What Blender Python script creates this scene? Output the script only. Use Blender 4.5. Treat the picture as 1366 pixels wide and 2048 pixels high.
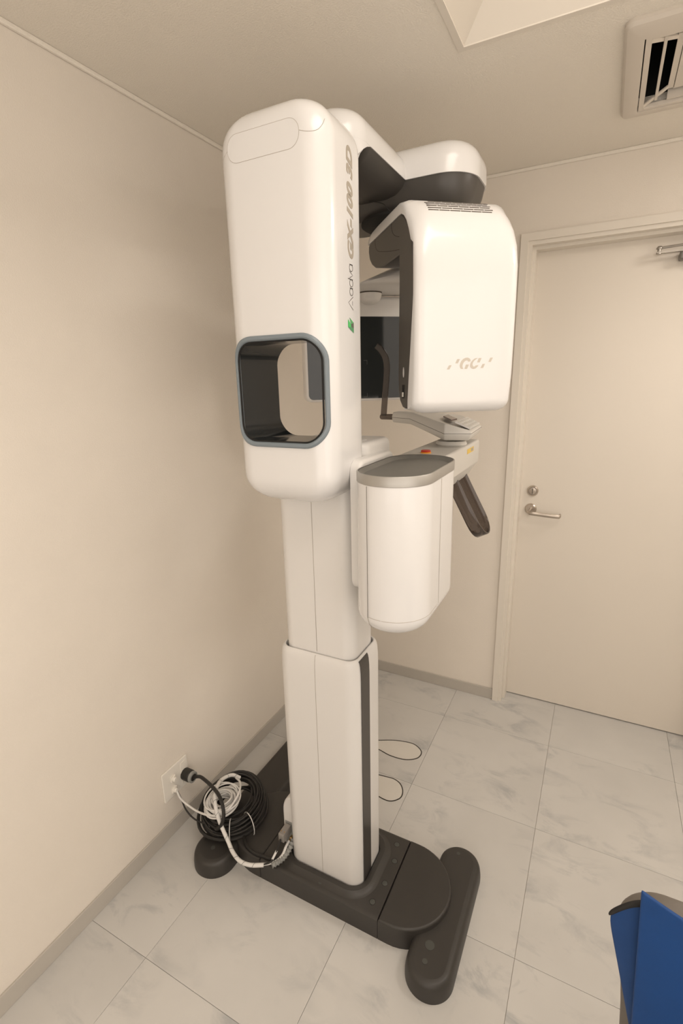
import bpy, bmesh, math, random
from mathutils import Vector, Matrix
random.seed(7)
PI = math.pi
for o in list(bpy.data.objects):
    bpy.data.objects.remove(o)
SC = bpy.context.scene
COL = SC.collection

# ------------------------------------------------------------------ camera
cam_d = bpy.data.cameras.new('camera')
cam_d.sensor_fit = 'HORIZONTAL'; cam_d.sensor_width = 36.0
cam_d.lens = 992.887 / 1366.0 * 36.0
cam_d.clip_start = 0.02
cam = bpy.data.objects.new('camera', cam_d); COL.objects.link(cam); SC.camera = cam
yaw, pitch, roll = math.radians(27.67979), math.radians(14.95737), math.radians(1.34278)
fw = Vector((-math.sin(yaw)*math.cos(pitch), math.cos(yaw)*math.cos(pitch), -math.sin(pitch)))
rt = Vector((math.cos(yaw), math.sin(yaw), 0)); dn = fw.cross(rt)
r2 = rt*math.cos(roll) + dn*math.sin(roll); d2 = -rt*math.sin(roll) + dn*math.cos(roll)
M = Matrix((r2, -d2, -fw)).transposed().to_4x4()
M.translation = Vector((1.26619, -2.32707, 1.61488))
cam.matrix_world = M

# ------------------------------------------------------------------ world, lights, exposure
SC.view_settings.view_transform = 'Standard'
SC.view_settings.look = 'None'
SC.view_settings.exposure = 0.0
SC.view_settings.gamma = 1.0
SC.view_settings.use_curve_mapping = False
W = bpy.data.worlds.new('world'); SC.world = W; W.use_nodes = True
W.node_tree.nodes['Background'].inputs[0].default_value = (1, .9, .78, 1)
W.node_tree.nodes['Background'].inputs[1].default_value = 0.0
WARM = (1.0, .935, .88)

def area(name, loc, target, sx, sy, power, color=WARM):
    d = bpy.data.lights.new(name, 'AREA'); d.shape = 'RECTANGLE'
    d.size = sx; d.size_y = sy; d.energy = power; d.color = color
    o = bpy.data.objects.new(name, d); COL.objects.link(o)
    o.location = loc
    o.rotation_euler = (Vector(target)-Vector(loc)).to_track_quat('-Z', 'Y').to_euler()
    return o
# lamp in the ceiling well, over the camera's side of the room
area('ceiling_well_lamp', (1.6, -2.0, 2.79), (1.6, -2.0, 0), .95, 1.2, 13)
# daylight through the wide window in the right wall, beside and behind the camera
area('window_daylight', (2.53, -2.58, 1.50), (.6, -1.5, 1.30), 1.75, 1.6, 10)

# added soft fill from behind the camera, lifts the faces turned that way
area('back_fill_light', (1.3, -3.42, 1.5), (1.1, -1.2, 1.3), 1.5, 1.4, 7.2)
# ceiling lamp nearer the door, out of frame to the right
area('door_side_lamp', (2.22, -.62, 2.365), (2.22, -.62, 0), .45, .45, 9.3)

# ------------------------------------------------------------------ materials
def mat(name, col, rough=.5, metal=0., coat=0., bump=None, trans=0., ior=1.45, spec=.5, emis=None, var=None):
    m = bpy.data.materials.new(name); m.use_nodes = True
    nt = m.node_tree; b = nt.nodes['Principled BSDF']
    b.inputs['Base Color'].default_value = (*col, 1)
    b.inputs['Roughness'].default_value = rough
    b.inputs['Metallic'].default_value = metal
    b.inputs['Coat Weight'].default_value = coat
    b.inputs['Coat Roughness'].default_value = .08
    b.inputs['Transmission Weight'].default_value = trans
    b.inputs['IOR'].default_value = ior
    b.inputs['Specular IOR Level'].default_value = spec
    tc = nt.nodes.new('ShaderNodeTexCoord')
    if emis:
        b.inputs['Emission Color'].default_value = (*emis[0], 1); b.inputs['Emission Strength'].default_value = emis[1]
    if var:   # (scale, amount): soft procedural mottling of the base colour
        n = nt.nodes.new('ShaderNodeTexNoise'); n.inputs['Scale'].default_value = var[0]; n.inputs['Detail'].default_value = 6
        n.inputs['Roughness'].default_value = .65
        r = nt.nodes.new('ShaderNodeValToRGB')
        a = var[1]
        r.color_ramp.elements[0].position = .3; r.color_ramp.elements[1].position = .7
        r.color_ramp.elements[0].color = (*[c*(1-a) for c in col], 1)
        r.color_ramp.elements[1].color = (*[min(1, c*(1+a)) for c in col], 1)
        nt.links.new(tc.outputs['Object'], n.inputs['Vector']); nt.links.new(n.outputs['Fac'], r.inputs['Fac'])
        nt.links.new(r.outputs['Color'], b.inputs['Base Color'])
    if bump:  # list of (scale, strength, distance)
        prev = None
        for sc, st, di in bump:
            n = nt.nodes.new('ShaderNodeTexNoise'); n.inputs['Scale'].default_value = sc; n.inputs['Detail'].default_value = 4
            bm_ = nt.nodes.new('ShaderNodeBump'); bm_.inputs['Strength'].default_value = st; bm_.inputs['Distance'].default_value = di
            nt.links.new(tc.outputs['Object'], n.inputs['Vector']); nt.links.new(n.outputs['Fac'], bm_.inputs['Height'])
            if prev: nt.links.new(prev.outputs['Normal'], bm_.inputs['Normal'])
            prev = bm_
        nt.links.new(prev.outputs['Normal'], b.inputs['Normal'])
    return m

def marble():
    m = bpy.data.materials.new('white_marble_vinyl'); m.use_nodes = True
    nt = m.node_tree; b = nt.nodes['Principled BSDF']; L = nt.links.new
    tc = nt.nodes.new('ShaderNodeTexCoord'); oi = nt.nodes.new('ShaderNodeObjectInfo')
    add = nt.nodes.new('ShaderNodeVectorMath'); add.operation = 'ADD'
    sc = nt.nodes.new('ShaderNodeVectorMath'); sc.operation = 'SCALE'; sc.inputs[3].default_value = 23.0
    cx = nt.nodes.new('ShaderNodeCombineXYZ'); L(oi.outputs['Random'], cx.inputs[0]); L(oi.outputs['Random'], cx.inputs[2])
    L(cx.outputs[0], sc.inputs[0]); L(tc.outputs['Object'], add.inputs[0]); L(sc.outputs[0], add.inputs[1])
    mp = nt.nodes.new('ShaderNodeMapping'); mp.inputs['Scale'].default_value = (5.5, 11.0, 5.5); mp.inputs['Rotation'].default_value = (0, 0, .7)
    L(add.outputs[0], mp.inputs[0])
    w = nt.nodes.new('ShaderNodeTexNoise'); w.inputs['Scale'].default_value = 1.0; w.inputs['Detail'].default_value = 9; w.inputs['Roughness'].default_value = .66
    w.inputs['Distortion'].default_value = .7
    L(mp.outputs[0], w.inputs['Vector'])
    r = nt.nodes.new('ShaderNodeValToRGB'); e = r.color_ramp.elements
    e[0].position = .50; e[0].color = (0, 0, 0, 1); e[1].position = .66; e[1].color = (1, 1, 1, 1)
    L(w.outputs['Fac'], r.inputs['Fac'])
    n2 = nt.nodes.new('ShaderNodeTexNoise'); n2.inputs['Scale'].default_value = 4.2; n2.inputs['Detail'].default_value = 3
    L(add.outputs[0], n2.inputs['Vector'])
    r2_ = nt.nodes.new('ShaderNodeValToRGB'); e = r2_.color_ramp.elements
    e[0].position = .40; e[0].color = (0, 0, 0, 1); e[1].position = .62; e[1].color = (1, 1, 1, 1)
    L(n2.outputs['Fac'], r2_.inputs['Fac'])
    mu = nt.nodes.new('ShaderNodeMath'); mu.operation = 'MULTIPLY'; L(r.outputs['Color'], mu.inputs[0]); L(r2_.outputs['Color'], mu.inputs[1])
    mu2 = nt.nodes.new('ShaderNodeMath'); mu2.operation = 'MULTIPLY'; L(mu.outputs[0], mu2.inputs[0]); mu2.inputs[1].default_value = .85
    mx = nt.nodes.new('ShaderNodeMix'); mx.data_type = 'RGBA'
    mx.inputs[6].default_value = (.67, .65, .617, 1); mx.inputs[7].default_value = (.43, .435, .435, 1)
    L(mu2.outputs[0], mx.inputs[0])
    n3 = nt.nodes.new('ShaderNodeTexNoise'); n3.inputs['Scale'].default_value = 3; n3.inputs['Detail'].default_value = 5
    L(add.outputs[0], n3.inputs['Vector'])
    mx2 = nt.nodes.new('ShaderNodeMix'); mx2.data_type = 'RGBA'; mx2.blend_type = 'MULTIPLY'; mx2.inputs[0].default_value = .25
    L(mx.outputs[2], mx2.inputs[6]); L(n3.outputs['Fac'], mx2.inputs[7])
    L(mx2.outputs[2], b.inputs['Base Color'])
    b.inputs['Roughness'].default_value = .42; b.inputs['Specular IOR Level'].default_value = .35
    return m

MT = {
 'wall': mat('wallpaper', (.80, .738, .658), .85, bump=[(260, .18, .004), (900, .10, .002)], var=(2.2, .025), spec=.2),
 'bouncepaper': mat('bounce_wallpaper', (.86, .82, .75), .85, bump=[(260, .18, .004)], spec=.2),  # unseen walls made paler than the wallpaper to throw back more light
 'ceiling': mat('ceiling_paper', (.86, .805, .72), .9, bump=[(240, .35, .006)], spec=.15),
 'paint': mat('cream_painted_wood', (.77, .715, .635), .38, spec=.4),
 'door': mat('cream_door_skin', (.75, .69, .61), .34, var=(1.2, .012), spec=.4),
 'base': mat('taupe_vinyl_skirting', (.50, .465, .415), .55, var=(6, .03)),
 'marble': marble(),
 'grout': mat('tile_joint', (.56, .51, .43), .8),
 'white': mat('glossy_white_plastic', (.75, .738, .728), .24, coat=.4, var=(1.5, .006)),
 'offwhite': mat('satin_white_plastic', (.735, .715, .69), .34, coat=.15, var=(1.5, .006)),
 'greywhite': mat('pale_grey_plastic', (.64, .615, .57), .38, var=(1.5, .01)),
 'dark': mat('charcoal_plastic', (.042, .038, .034), .42, bump=[(1400, .06, .0005)], var=(4, .08)),
 'darkshell': mat('dark_grey_plastic', (.062, .056, .05), .36, var=(3, .04)),
 'cap': mat('dull_grey_cap', (.066, .067, .059), .55, var=(40, .05)),
 'seam': mat('dark_joint', (.10, .085, .07), .8),
 'softseam': mat('grey_joint', (.42, .38, .33), .7),
 'gap': mat('black_gap', (.012, .011, .010), .8),
 'glossblack': mat('gloss_black_acrylic', (.024, .027, .027), .07, spec=.45, var=(2, .05)),
 'liner': mat('smoked_black_liner', (.020, .024, .026), .10, spec=.38, var=(2, .05)),
 'bluegrey': mat('blue_grey_trim', (.20, .235, .26), .35, var=(5, .03)),
 'silver': mat('brushed_silver', (.42, .405, .38), .46, metal=.75, bump=[(500, .03, .0004)]),
 'traygrey': mat('grey_tray_mat', (.150, .144, .130), .5, bump=[(900, .12, .0006)], var=(30, .04)),
 'smoke': mat('smoked_acrylic', (.17, .14, .125), .06, trans=.88, ior=1.45),
 'txtgrey': mat('warm_grey_print', (.40, .355, .295), .5, var=(20, .02)),
 'txtdark': mat('dark_print', (.09, .075, .06), .5, var=(20, .02)),
 'logogrey': mat('pale_print', (.56, .51, .44), .45, var=(20, .02)),
 'green1': mat('bright_green_print', (.10, .55, .16), .4, var=(30, .02)),
 'green2': mat('mid_green_print', (.13, .40, .17), .4, var=(30, .02)),
 'green3': mat('dark_green_print', (.11, .31, .15), .4, var=(30, .02)),
 'green4': mat('olive_grey_print', (.14, .14, .11), .4, var=(30, .02)),
 'orange': mat('orange_plastic', (.85, .36, .03), .4, var=(30, .02)),
 'red': mat('red_plastic', (.55, .05, .03), .4, var=(30, .02)),
 'yellow': mat('yellow_label', (.75, .52, .10), .5, var=(30, .03)),
 'lcd': mat('brown_display', (.20, .15, .13), .15, var=(30, .02)),
 'rubber': mat('black_cable_rubber', (.022, .020, .018), .5, var=(60, .1)),
 'whitecable': mat('white_cable', (.74, .72, .69), .42, var=(60, .02)),
 'ribgrey': mat('grey_strain_relief', (.30, .30, .285), .5, var=(60, .03)),
 'metalgrey': mat('die_cast_grey', (.34, .32, .30), .38, metal=.5, var=(60, .04)),
 'brass': mat('brass_screw', (.50, .34, .16), .3, metal=.9, var=(60, .04)),
 'ivory': mat('ivory_outlet_plastic', (.84, .80, .73), .35, var=(20, .01)),
 'nickel': mat('satin_nickel', (.52, .46, .40), .28, metal=.85, bump=[(700, .03, .0003)]),
 'alu': mat('grey_aluminium', (.42, .39, .35), .35, metal=.7, var=(60, .04)),
 'acwhite': mat('aged_white_plastic', (.70, .64, .565), .45, var=(4, .015)),
 'acdark': mat('black_duct', (.012, .011, .010), .7, var=(10, .2)),
 'acmetal': mat('dark_motor_metal', (.09, .075, .06), .4, metal=.6, var=(30, .2)),
 'closergrey': mat('dark_closer_paint', (.20, .185, .165), .4, metal=.3, var=(40, .03)),
 'leather': mat('taupe_leatherette', (.155, .135, .115), .5, bump=[(380, .12, .001)], var=(20, .05)),
 'blue': mat('blue_nylon_apron', (.002, .044, .175), .55, bump=[(700, .10, .0008), (9, .25, .008)], var=(14, .06)),
 'hem': mat('black_hem_tape', (.020, .019, .018), .8, bump=[(700, .2, .001)], var=(60, .1)),
 'tape': mat('black_floor_tape', (.035, .030, .024), .6, var=(40, .1)),
 'footcream': mat('cream_floor_film', (.67, .64, .585), .5, var=(12, .02)),
 'lamp': mat('lit_lamp_diffuser', (.9, .85, .78), .5, emis=((1.0, .87, .70), 2.2)),
}

# ------------------------------------------------------------------ helpers
EMPTY_LOC = {}
def link(o, parent=None):
    COL.objects.link(o)
    if parent is not None:
        o.parent = parent
        if parent.name in EMPTY_LOC:
            o.matrix_parent_inverse = Matrix.Translation(-EMPTY_LOC[parent.name])
    return o
def thing(name, label, cat, loc, group=None):
    o = bpy.data.objects.new(name, None); COL.objects.link(o); o.location = loc
    o.empty_display_size = .05
    EMPTY_LOC[o.name] = Vector(loc)
    o['label'] = label; o['category'] = cat
    if group: o['group'] = group
    return o
def tag(o, label, cat, group=None):
    o['label'] = label; o['category'] = cat
    if group: o['group'] = group
    return o

class MB:
    def __init__(s): s.v = []; s.f = []
    def add(s, vs, fs):
        n = len(s.v); s.v += [tuple(v) for v in vs]; s.f += [tuple(i+n for i in f) for f in fs]; return s
    def box(s, x0, x1, y0, y1, z0, z1):
        vs = [(x, y, z) for z in (z0, z1) for y in (y0, y1) for x in (x0, x1)]
        return s.add(vs, [(0, 2, 3, 1), (4, 5, 7, 6), (0, 1, 5, 4), (2, 6, 7, 3), (0, 4, 6, 2), (1, 3, 7, 5)])
    def loft(s, secs, cap0=True, cap1=True, closed=True):
        n = len(secs[0]); vs = [p for q in secs for p in q]; fs = []
        for k in range(len(secs)-1):
            for i in range(n if closed else n-1):
                j = (i+1) % n
                fs.append((k*n+i, k*n+j, (k+1)*n+j, (k+1)*n+i))
        if cap0: fs.append(tuple(range(n-1, -1, -1)))
        if cap1: fs.append(tuple((len(secs)-1)*n+i for i in range(n)))
        return s.add(vs, fs)
    def prism(s, out, z0, z1, bt=0., bb=0., n=5):
        """outline in xy, extruded in z; top / bottom edges rounded by bt / bb"""
        secs = []
        if bb > 0:
            for i in range(n):
                a = PI/2*i/n; secs.append([(p[0], p[1], z0+bb-bb*math.cos(a)) for p in inset(out, bb*(1-math.sin(a)))])
        else: pass
        secs.append([(p[0], p[1], z0+bb) for p in out])
        secs.append([(p[0], p[1], z1-bt) for p in out])
        if bt > 0:
            for i in range(1, n+1):
                a = PI/2*i/n; secs.append([(p[0], p[1], z1-bt+bt*math.sin(a)) for p in inset(out, bt*(1-math.cos(a)))])
        return s.loft(secs)
    def rprism(s, x0, x1, y0, y1, r, z0, z1, bt, n=8):
        secs = [[(x, y, z0) for x, y in rrect(x0, x1, y0, y1, r, 8)], [(x, y, z1-bt) for x, y in rrect(x0, x1, y0, y1, r, 8)]]
        for i in range(1, n+1):
            a = PI/2*i/n; d = bt*(1-math.cos(a))
            secs.append([(x, y, z1-bt+bt*math.sin(a)) for x, y in rrect(x0+d, x1-d, y0+d, y1-d, max(r-.4*d, .006), 8)])
        return s.loft(secs)
    def tube(s, pts, r, n=8, closed=False, caps=True):
        P = [Vector(p) for p in pts]; m = len(P); rr = r if isinstance(r, (list, tuple)) else [r]*m
        T = []
        for i in range(m):
            a = P[(i-1) % m] if (closed or i > 0) else P[i]; b = P[(i+1) % m] if (closed or i < m-1) else P[i]
            T.append((b-a).normalized())
        up = Vector((0, 0, 1)) if abs(T[0].z) < .9 else Vector((1, 0, 0))
        N = (up - T[0]*up.dot(T[0])).normalized(); secs = []
        for i in range(m):
            if i: N = (N - T[i]*N.dot(T[i])); N = N.normalized() if N.length > 1e-6 else T[i].orthogonal().normalized()
            B = T[i].cross(N)
            secs.append([tuple(P[i] + (N*math.cos(2*PI*k/n) + B*math.sin(2*PI*k/n))*rr[i]) for k in range(n)])
        if closed: secs.append(secs[0])
        return s.loft(secs, caps and not closed, caps and not closed)
    def lathe(s, prof, c, axis='z', n=24):
        """prof: list of (r, h) along the axis from centre c"""
        secs = []
        for r, h in prof:
            q = []
            for k in range(n):
                a = 2*PI*k/n; u, v = max(r, 1e-5)*math.cos(a), max(r, 1e-5)*math.sin(a)
                q.append({'z': (c[0]+u, c[1]+v, c[2]+h), 'y': (c[0]+v, c[1]+h, c[2]+u), 'x': (c[0]+h, c[1]+u, c[2]+v)}[axis])
            secs.append(q)
        return s.loft(secs)
    def build(s, name, m, parent=None, ang=35, smooth=True, bevel=0., seg=2, xf=None):
        me = bpy.data.meshes.new(name)
        vs = [tuple(xf @ Vector(v)) for v in s.v] if xf else s.v
        me.from_pydata(vs, [], s.f)
        bm = bmesh.new(); bm.from_mesh(me)
        bmesh.ops.remove_doubles(bm, verts=bm.verts, dist=1e-6)
        bmesh.ops.recalc_face_normals(bm, faces=bm.faces)
        if bevel > 0:
            es = [e for e in bm.edges if len(e.link_faces) == 2 and e.calc_face_angle(0) > math.radians(40)]
            bmesh.ops.bevel(bm, geom=es, offset=bevel, segments=seg, affect='EDGES', profile=.5, clamp_overlap=True)
        bm.to_mesh(me); bm.free()
        if smooth:
            me.shade_smooth(); me.set_sharp_from_angle(angle=math.radians(ang))
            for p in me.polygons:
                if len(p.vertices) > 4: p.use_smooth = False
        mm = MT[m] if isinstance(m, str) else m
        me.materials.append(mm)
        return link(bpy.data.objects.new(name, me), parent)

def inset(out, d):
    """offset a closed CCW outline inward by d (works for outlines with rounded corners)"""
    if d <= 0: return [tuple(p[:2]) for p in out]
    n = len(out); res = []
    for i in range(n):
        a, p, b = Vector(out[i-1][:2]), Vector(out[i][:2]), Vector(out[(i+1) % n][:2])
        t1 = (p-a); t2 = (b-p)
        t1 = t1.normalized() if t1.length > 1e-9 else t2.normalized(); t2 = t2.normalized() if t2.length > 1e-9 else t1
        n1 = Vector((-t1.y, t1.x)); n2 = Vector((-t2.y, t2.x)); nn = (n1+n2)
        nn = nn/max(nn.length_squared, .4)*2 if nn.length > 1e-9 else n1
        res.append(tuple(p + nn*d))
    return res
def rrect(x0, x1, y0, y1, r, n=6):
    r = max(1e-4, min(r, (x1-x0)/2-1e-4, (y1-y0)/2-1e-4)); o = []
    for cx, cy, a0 in ((x1-r, y0+r, -PI/2), (x1-r, y1-r, 0), (x0+r, y1-r, PI/2), (x0+r, y0+r, PI)):
        for k in range(n+1):
            a = a0 + PI/2*k/n; o.append((cx+r*math.cos(a), cy+r*math.sin(a)))
    return o
def rrect2(x0, x1, y0, y1, ra, rb, n=6):
    """rounded rectangle with radius ra on the low-y corners and rb on the high-y corners"""
    lim = min((x1-x0)/2-1e-4, (y1-y0)/2-1e-4); ra = min(ra, lim); rb = min(rb, lim); o = []
    for cx, cy, a0, r in ((x1-ra, y0+ra, -PI/2, ra), (x1-rb, y1-rb, 0, rb), (x0+rb, y1-rb, PI/2, rb), (x0+ra, y0+ra, PI, ra)):
        for k in range(n+1):
            a = a0 + PI/2*k/n; o.append((cx+r*math.cos(a), cy+r*math.sin(a)))
    return o
def spline(pts, n=8):
    P = [Vector(p) for p in pts]; P = [P[0]*2-P[1]] + P + [P[-1]*2-P[-2]]; out = []
    for i in range(1, len(P)-2):
        for k in range(n):
            t = k/n; a, b, c, d = P[i-1], P[i], P[i+1], P[i+2]
            out.append(.5*((2*b)+(c-a)*t+(2*a-5*b+4*c-d)*t*t+(3*b-a-3*c+d)*t**3))
    out.append(P[-2]); return out
def struct(o): o['kind'] = 'structure'; return o
def dup(o, loc, parent=None, rot=None):
    c = o.copy(); COL.objects.link(c)
    if parent is not None: c.parent = parent
    c.location = loc
    if rot is not None: c.rotation_euler = rot
    return c

# ================================================================== ROOM
H = 2.4; XR = 2.6; YF = -3.5
# ---- floor: one slab with vinyl tiles laid on it
fl = struct(MB().box(-.1, XR+.1, YF-.1, .15, -.06, -.0035).build('floor', 'grout', smooth=False))
gx = [.239+.478*k for k in range(-1, 6)]; gy = [-.239-.4745*k for k in range(-1, 8)]
tiles = {}
for i in range(len(gx)-1):
    for j in range(len(gy)-1):
        x0, x1 = max(gx[i], 0), min(gx[i+1], XR); y1, y0 = min(gy[j], .11), max(gy[j+1], YF)
        if x1-x0 < .01 or y1-y0 < .01: continue
        g = .0005
        w, d = round(x1-x0-2*g, 4), round(y1-y0-2*g, 4); c = ((x0+x1)/2, (y0+y1)/2, 0)
        if (w, d) not in tiles:
            t = MB().box(-w/2, w/2, -d/2, d/2, -.004, 0).build('tile', 'marble', fl, smooth=False, bevel=.0004, seg=1)
            t.location = c; tiles[(w, d)] = t
        else:
            dup(tiles[(w, d)], c, fl)

def wall_cells(name, xs, ys, skip, f, m):
    mb = MB()
    for i in range(len(xs)-1):
        for j in range(len(ys)-1):
            if (i, j) in skip: continue
            mb.box(*f(xs[i], xs[i+1], ys[j], ys[j+1]))
    return struct(mb.build(name, m, smooth=False))
struct(MB().box(-.1, 0, YF-.1, .15, -.06, H+.02).build('wall_left', 'wall', smooth=False))
DX0, DX1, DZ = .925, 1.80, 2.14
wall_cells('wall_back', [0, DX0, DX1, XR], [-.06, DZ, H+.02], {(1, 0)}, lambda a, b, c, d: (a, b, 0, .15, c, d), 'wall')
wall_cells('wall_right', [YF-.1, -3.47, -1.64, .15], [-.06, .68, 2.32, H+.02], {(1, 1)}, lambda a, b, c, d: (XR, XR+.1, a, b, c, d), 'bouncepaper')
wall_cells('wall_front', [0, .53, 2.07, XR], [-.06, .78, 2.22, H+.02], {(1, 1)}, lambda a, b, c, d: (a, b, YF-.1, YF, c, d), 'bouncepaper')
# ---- ceiling with the well opening and the air-conditioner opening
WX0, WX1, WY0, WY1 = .872, 2.25, -2.85, -.87
AX0, AX1, AY0, AY1 = 1.266, 1.66, -.708, -.318
wall_cells('ceiling', [0, WX0, AX0, AX1, WX1, XR], [YF, WY0, WY1, AY0, AY1, 0],
           {(1, 1), (2, 1), (3, 1), (2, 3)}, lambda a, b, c, d: (a, b, c, d, H, H+.02), 'ceiling')
# splayed well above the opening
q0 = [(WX0, WY0), (WX1, WY0), (WX1, WY1), (WX0, WY1)]
mb = MB(); d = .34
q1 = [(WX0+d*1.15, WY0+d), (WX1-d*1.15, WY0+d), (WX1-d*1.15, WY1-d*.92), (WX0+d*1.15, WY1-d*.92)]
mb.loft([[(x, y, H) for x, y in q0], [(x, y, 2.8) for x, y in q1]], False, True)
struct(mb.build('trim_5', 'paint', smooth=False))
mb = MB(); t = .016
for a, b, c, e in ((WX0-t, WX0, WY0-t, WY1+t), (WX1, WX1+t, WY0-t, WY1+t), (WX0, WX1, WY1, WY1+t), (WX0, WX1, WY0-t, WY0)):
    mb.box(a, b, c, e, H-.003, H+.004)
struct(mb.build('trim_6', 'paint', smooth=False))
# lamp panel at the top of the well (its light is the area lamp beside it)
lp = thing('ceiling_light', 'flat warm lamp panel at the top of the splayed ceiling well', 'light', (1.6, -2.0, 2.8))
MB().prism(rrect(1.10, 2.10, -2.62, -1.38, .03), 2.793, 2.80).build('diffuser', 'lamp', lp)
MB().box(1.08, 1.10, -2.64, -1.36, 2.785, 2.80).box(2.10, 2.12, -2.64, -1.36, 2.785, 2.80).box(1.10, 2.10, -2.64, -2.62, 2.785, 2.80).box(1.10, 2.10, -1.38, -1.36, 2.785, 2.80).build('frame', 'paint', lp, smooth=False)
lp2 = thing('ceiling_light', 'square warm ceiling lamp near the door, out of the photo to the right', 'light', (2.22, -.62, 2.4))
MB().prism(rrect(1.99, 2.45, -.85, -.39, .03), 2.37, 2.40, .006).build('diffuser', 'lamp', lp2)
# window in the right wall
fr = MB()
for y0, y1, z0, z1 in ((-3.47, -3.43, .68, 2.32), (-1.68, -1.64, .68, 2.32), (-2.575, -2.535, .72, 2.28), (-3.43, -1.68, .68, .72), (-3.43, -1.68, 2.28, 2.32)):
    fr.box(XR-.01, XR+.08, y0, y1, z0, z1)
wn = struct(fr.build('window_1', 'paint', smooth=False))
MB().box(XR+.044, XR+.05, -3.43, -1.68, .72, 2.28).build('pane', mat('frosted_lit_pane', (.8, .76, .7), .4, emis=((1, .935, .88), 1.0)), wn, smooth=False)

fr = MB()
for x0, x1, z0, z1 in ((.53, .57, .78, 2.22), (2.03, 2.07, .78, 2.22), (.57, 2.03, .78, .82), (.57, 2.03, 2.18, 2.22)):
    fr.box(x0, x1, YF-.08, YF+.01, z0, z1)
wn2 = struct(fr.build('fill_window', 'paint', smooth=False))  # added window frame in the unseen wall, houses the fill source
MB().box(.57, 2.03, YF-.05, YF-.044, .82, 2.18).build('pane', mat('fill_glow_pane', (.8, .76, .7), .4, emis=((1, .935, .88), .6)), wn2, smooth=False)  # glowing sheet, part of the added fill behind the camera

# ---- skirting, ceiling bead
struct(MB().box(0, .007, YF, 0, 0, .0603).build('baseboard_left', 'base', smooth=False, bevel=.002))
struct(MB().box(.007, .9, -.007, 0, 0, .0603).build('baseboard_back', 'base', smooth=False, bevel=.002))
struct(MB().box(0, .010, YF, 0, H-.012, H).build('trim_2', 'ceiling', smooth=False, bevel=.003))
struct(MB().box(.010, XR, -.010, 0, H-.012, H).build('trim_3', 'ceiling', smooth=False, bevel=.003))
# ---- door
PY = .088
PF = [(0, 0), (0, -.013), (.029, -.013), (.029, -.004), (.044, -.004), (.044, .03), (.056, .03), (.056, .15), (.026, .15), (.026, 0)]
struct(MB().loft([[(.901+d, y, 0) for d, y in PF], [(.901+d, y, 2.164-d) for d, y in PF], [(1.824-d, y, 2.164-d) for d, y in PF], [(1.824-d, y, 0) for d, y in PF]]).build('trim_1', 'paint', smooth=False))
dr = struct(MB().box(.9555, 1.7695, PY, PY+.04, .006, 2.1115).build('door_1', 'door', smooth=False))
MB().lathe([(0, 0), (.026, 0), (.026, -.006), (.021, -.011), (.0, -.011)], (1.007, PY, 1.006), 'y').build('handle_rose', 'nickel', dr)
hp = spline([(1.007, PY-.008, 1.006), (1.006, PY-.035, 1.004), (1.004, PY-.050, 1.000), (1.016, PY-.056, .998), (1.05, PY-.055, .996), (1.09, PY-.055, .994), (1.128, PY-.054, .993), (1.136, PY-.050, .9935), (1.137, PY-.038, .995)], 5)
lev = MB(); secs = []
for i, p in enumerate(hp):
    a = hp[max(i-1, 0)]; b = hp[min(i+1, len(hp)-1)]; tt = (b-a).normalized(); nz = Vector((0, 0, 1)); sd = tt.cross(nz).normalized()
    hh = .0085 if i < 12 else .0095
    secs.append([tuple(p + sd*.0055*math.cos(2*PI*k/12)*1.0 + nz*hh*math.sin(2*PI*k/12)) for k in range(12)])
lev.loft(secs); lev.build('handle', 'nickel', dr)
lk = MB().lathe([(0, 0), (.0245, 0), (.0245, -.009), (.020, -.014), (.0, -.014)], (1.010, PY, 1.094), 'y').build('lock', 'nickel', dr)
MB().lathe([(.0, -.0135), (.017, -.0135), (.017, -.0155), (.015, -.016), (.0, -.016)], (1.010, PY, 1.094), 'y').build('thumb_turn', 'nickel', lk)
MB().box(1.0085, 1.0115, PY-.020, PY-.016, 1.082, 1.106).build('slot', 'seam', lk, smooth=False)
MB().tube([(1.010+.0172*math.cos(a*PI/12), PY-.0152, 1.094+.0172*math.sin(a*PI/12)) for a in range(24)], .0009, 6, True).build('ring', 'seam', lk)
cl = MB().box(1.459, 1.66, PY-.048, PY, 2.015, 2.044).build('closer_body', 'closergrey', dr, smooth=False, bevel=.006)
MB().tube([(1.385, PY-.043, 2.062), (1.50, PY-.035, 2.068), (1.60, PY-.03, 2.07)], .0042, 8).box(1.386, 1.56, PY-.050, PY-.030, 2.043, 2.049).build('closer_arm', 'alu', dr)
MB().lathe([(0, 0), (.010, 0), (.010, .006), (.007, .007), (.007, .018), (.011, .018), (.011, .022), (.006, .028), (0, .028)], (1.392, PY-.041, 2.041), 'z', 14).build('closer_pivot', 'alu', dr)

# ================================================================== X-RAY MACHINE
xm = thing('dental_xray_machine', 'tall white panoramic dental x-ray machine on charcoal base beside left wall', 'x-ray machine', (.61, -1.17, 0))

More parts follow.
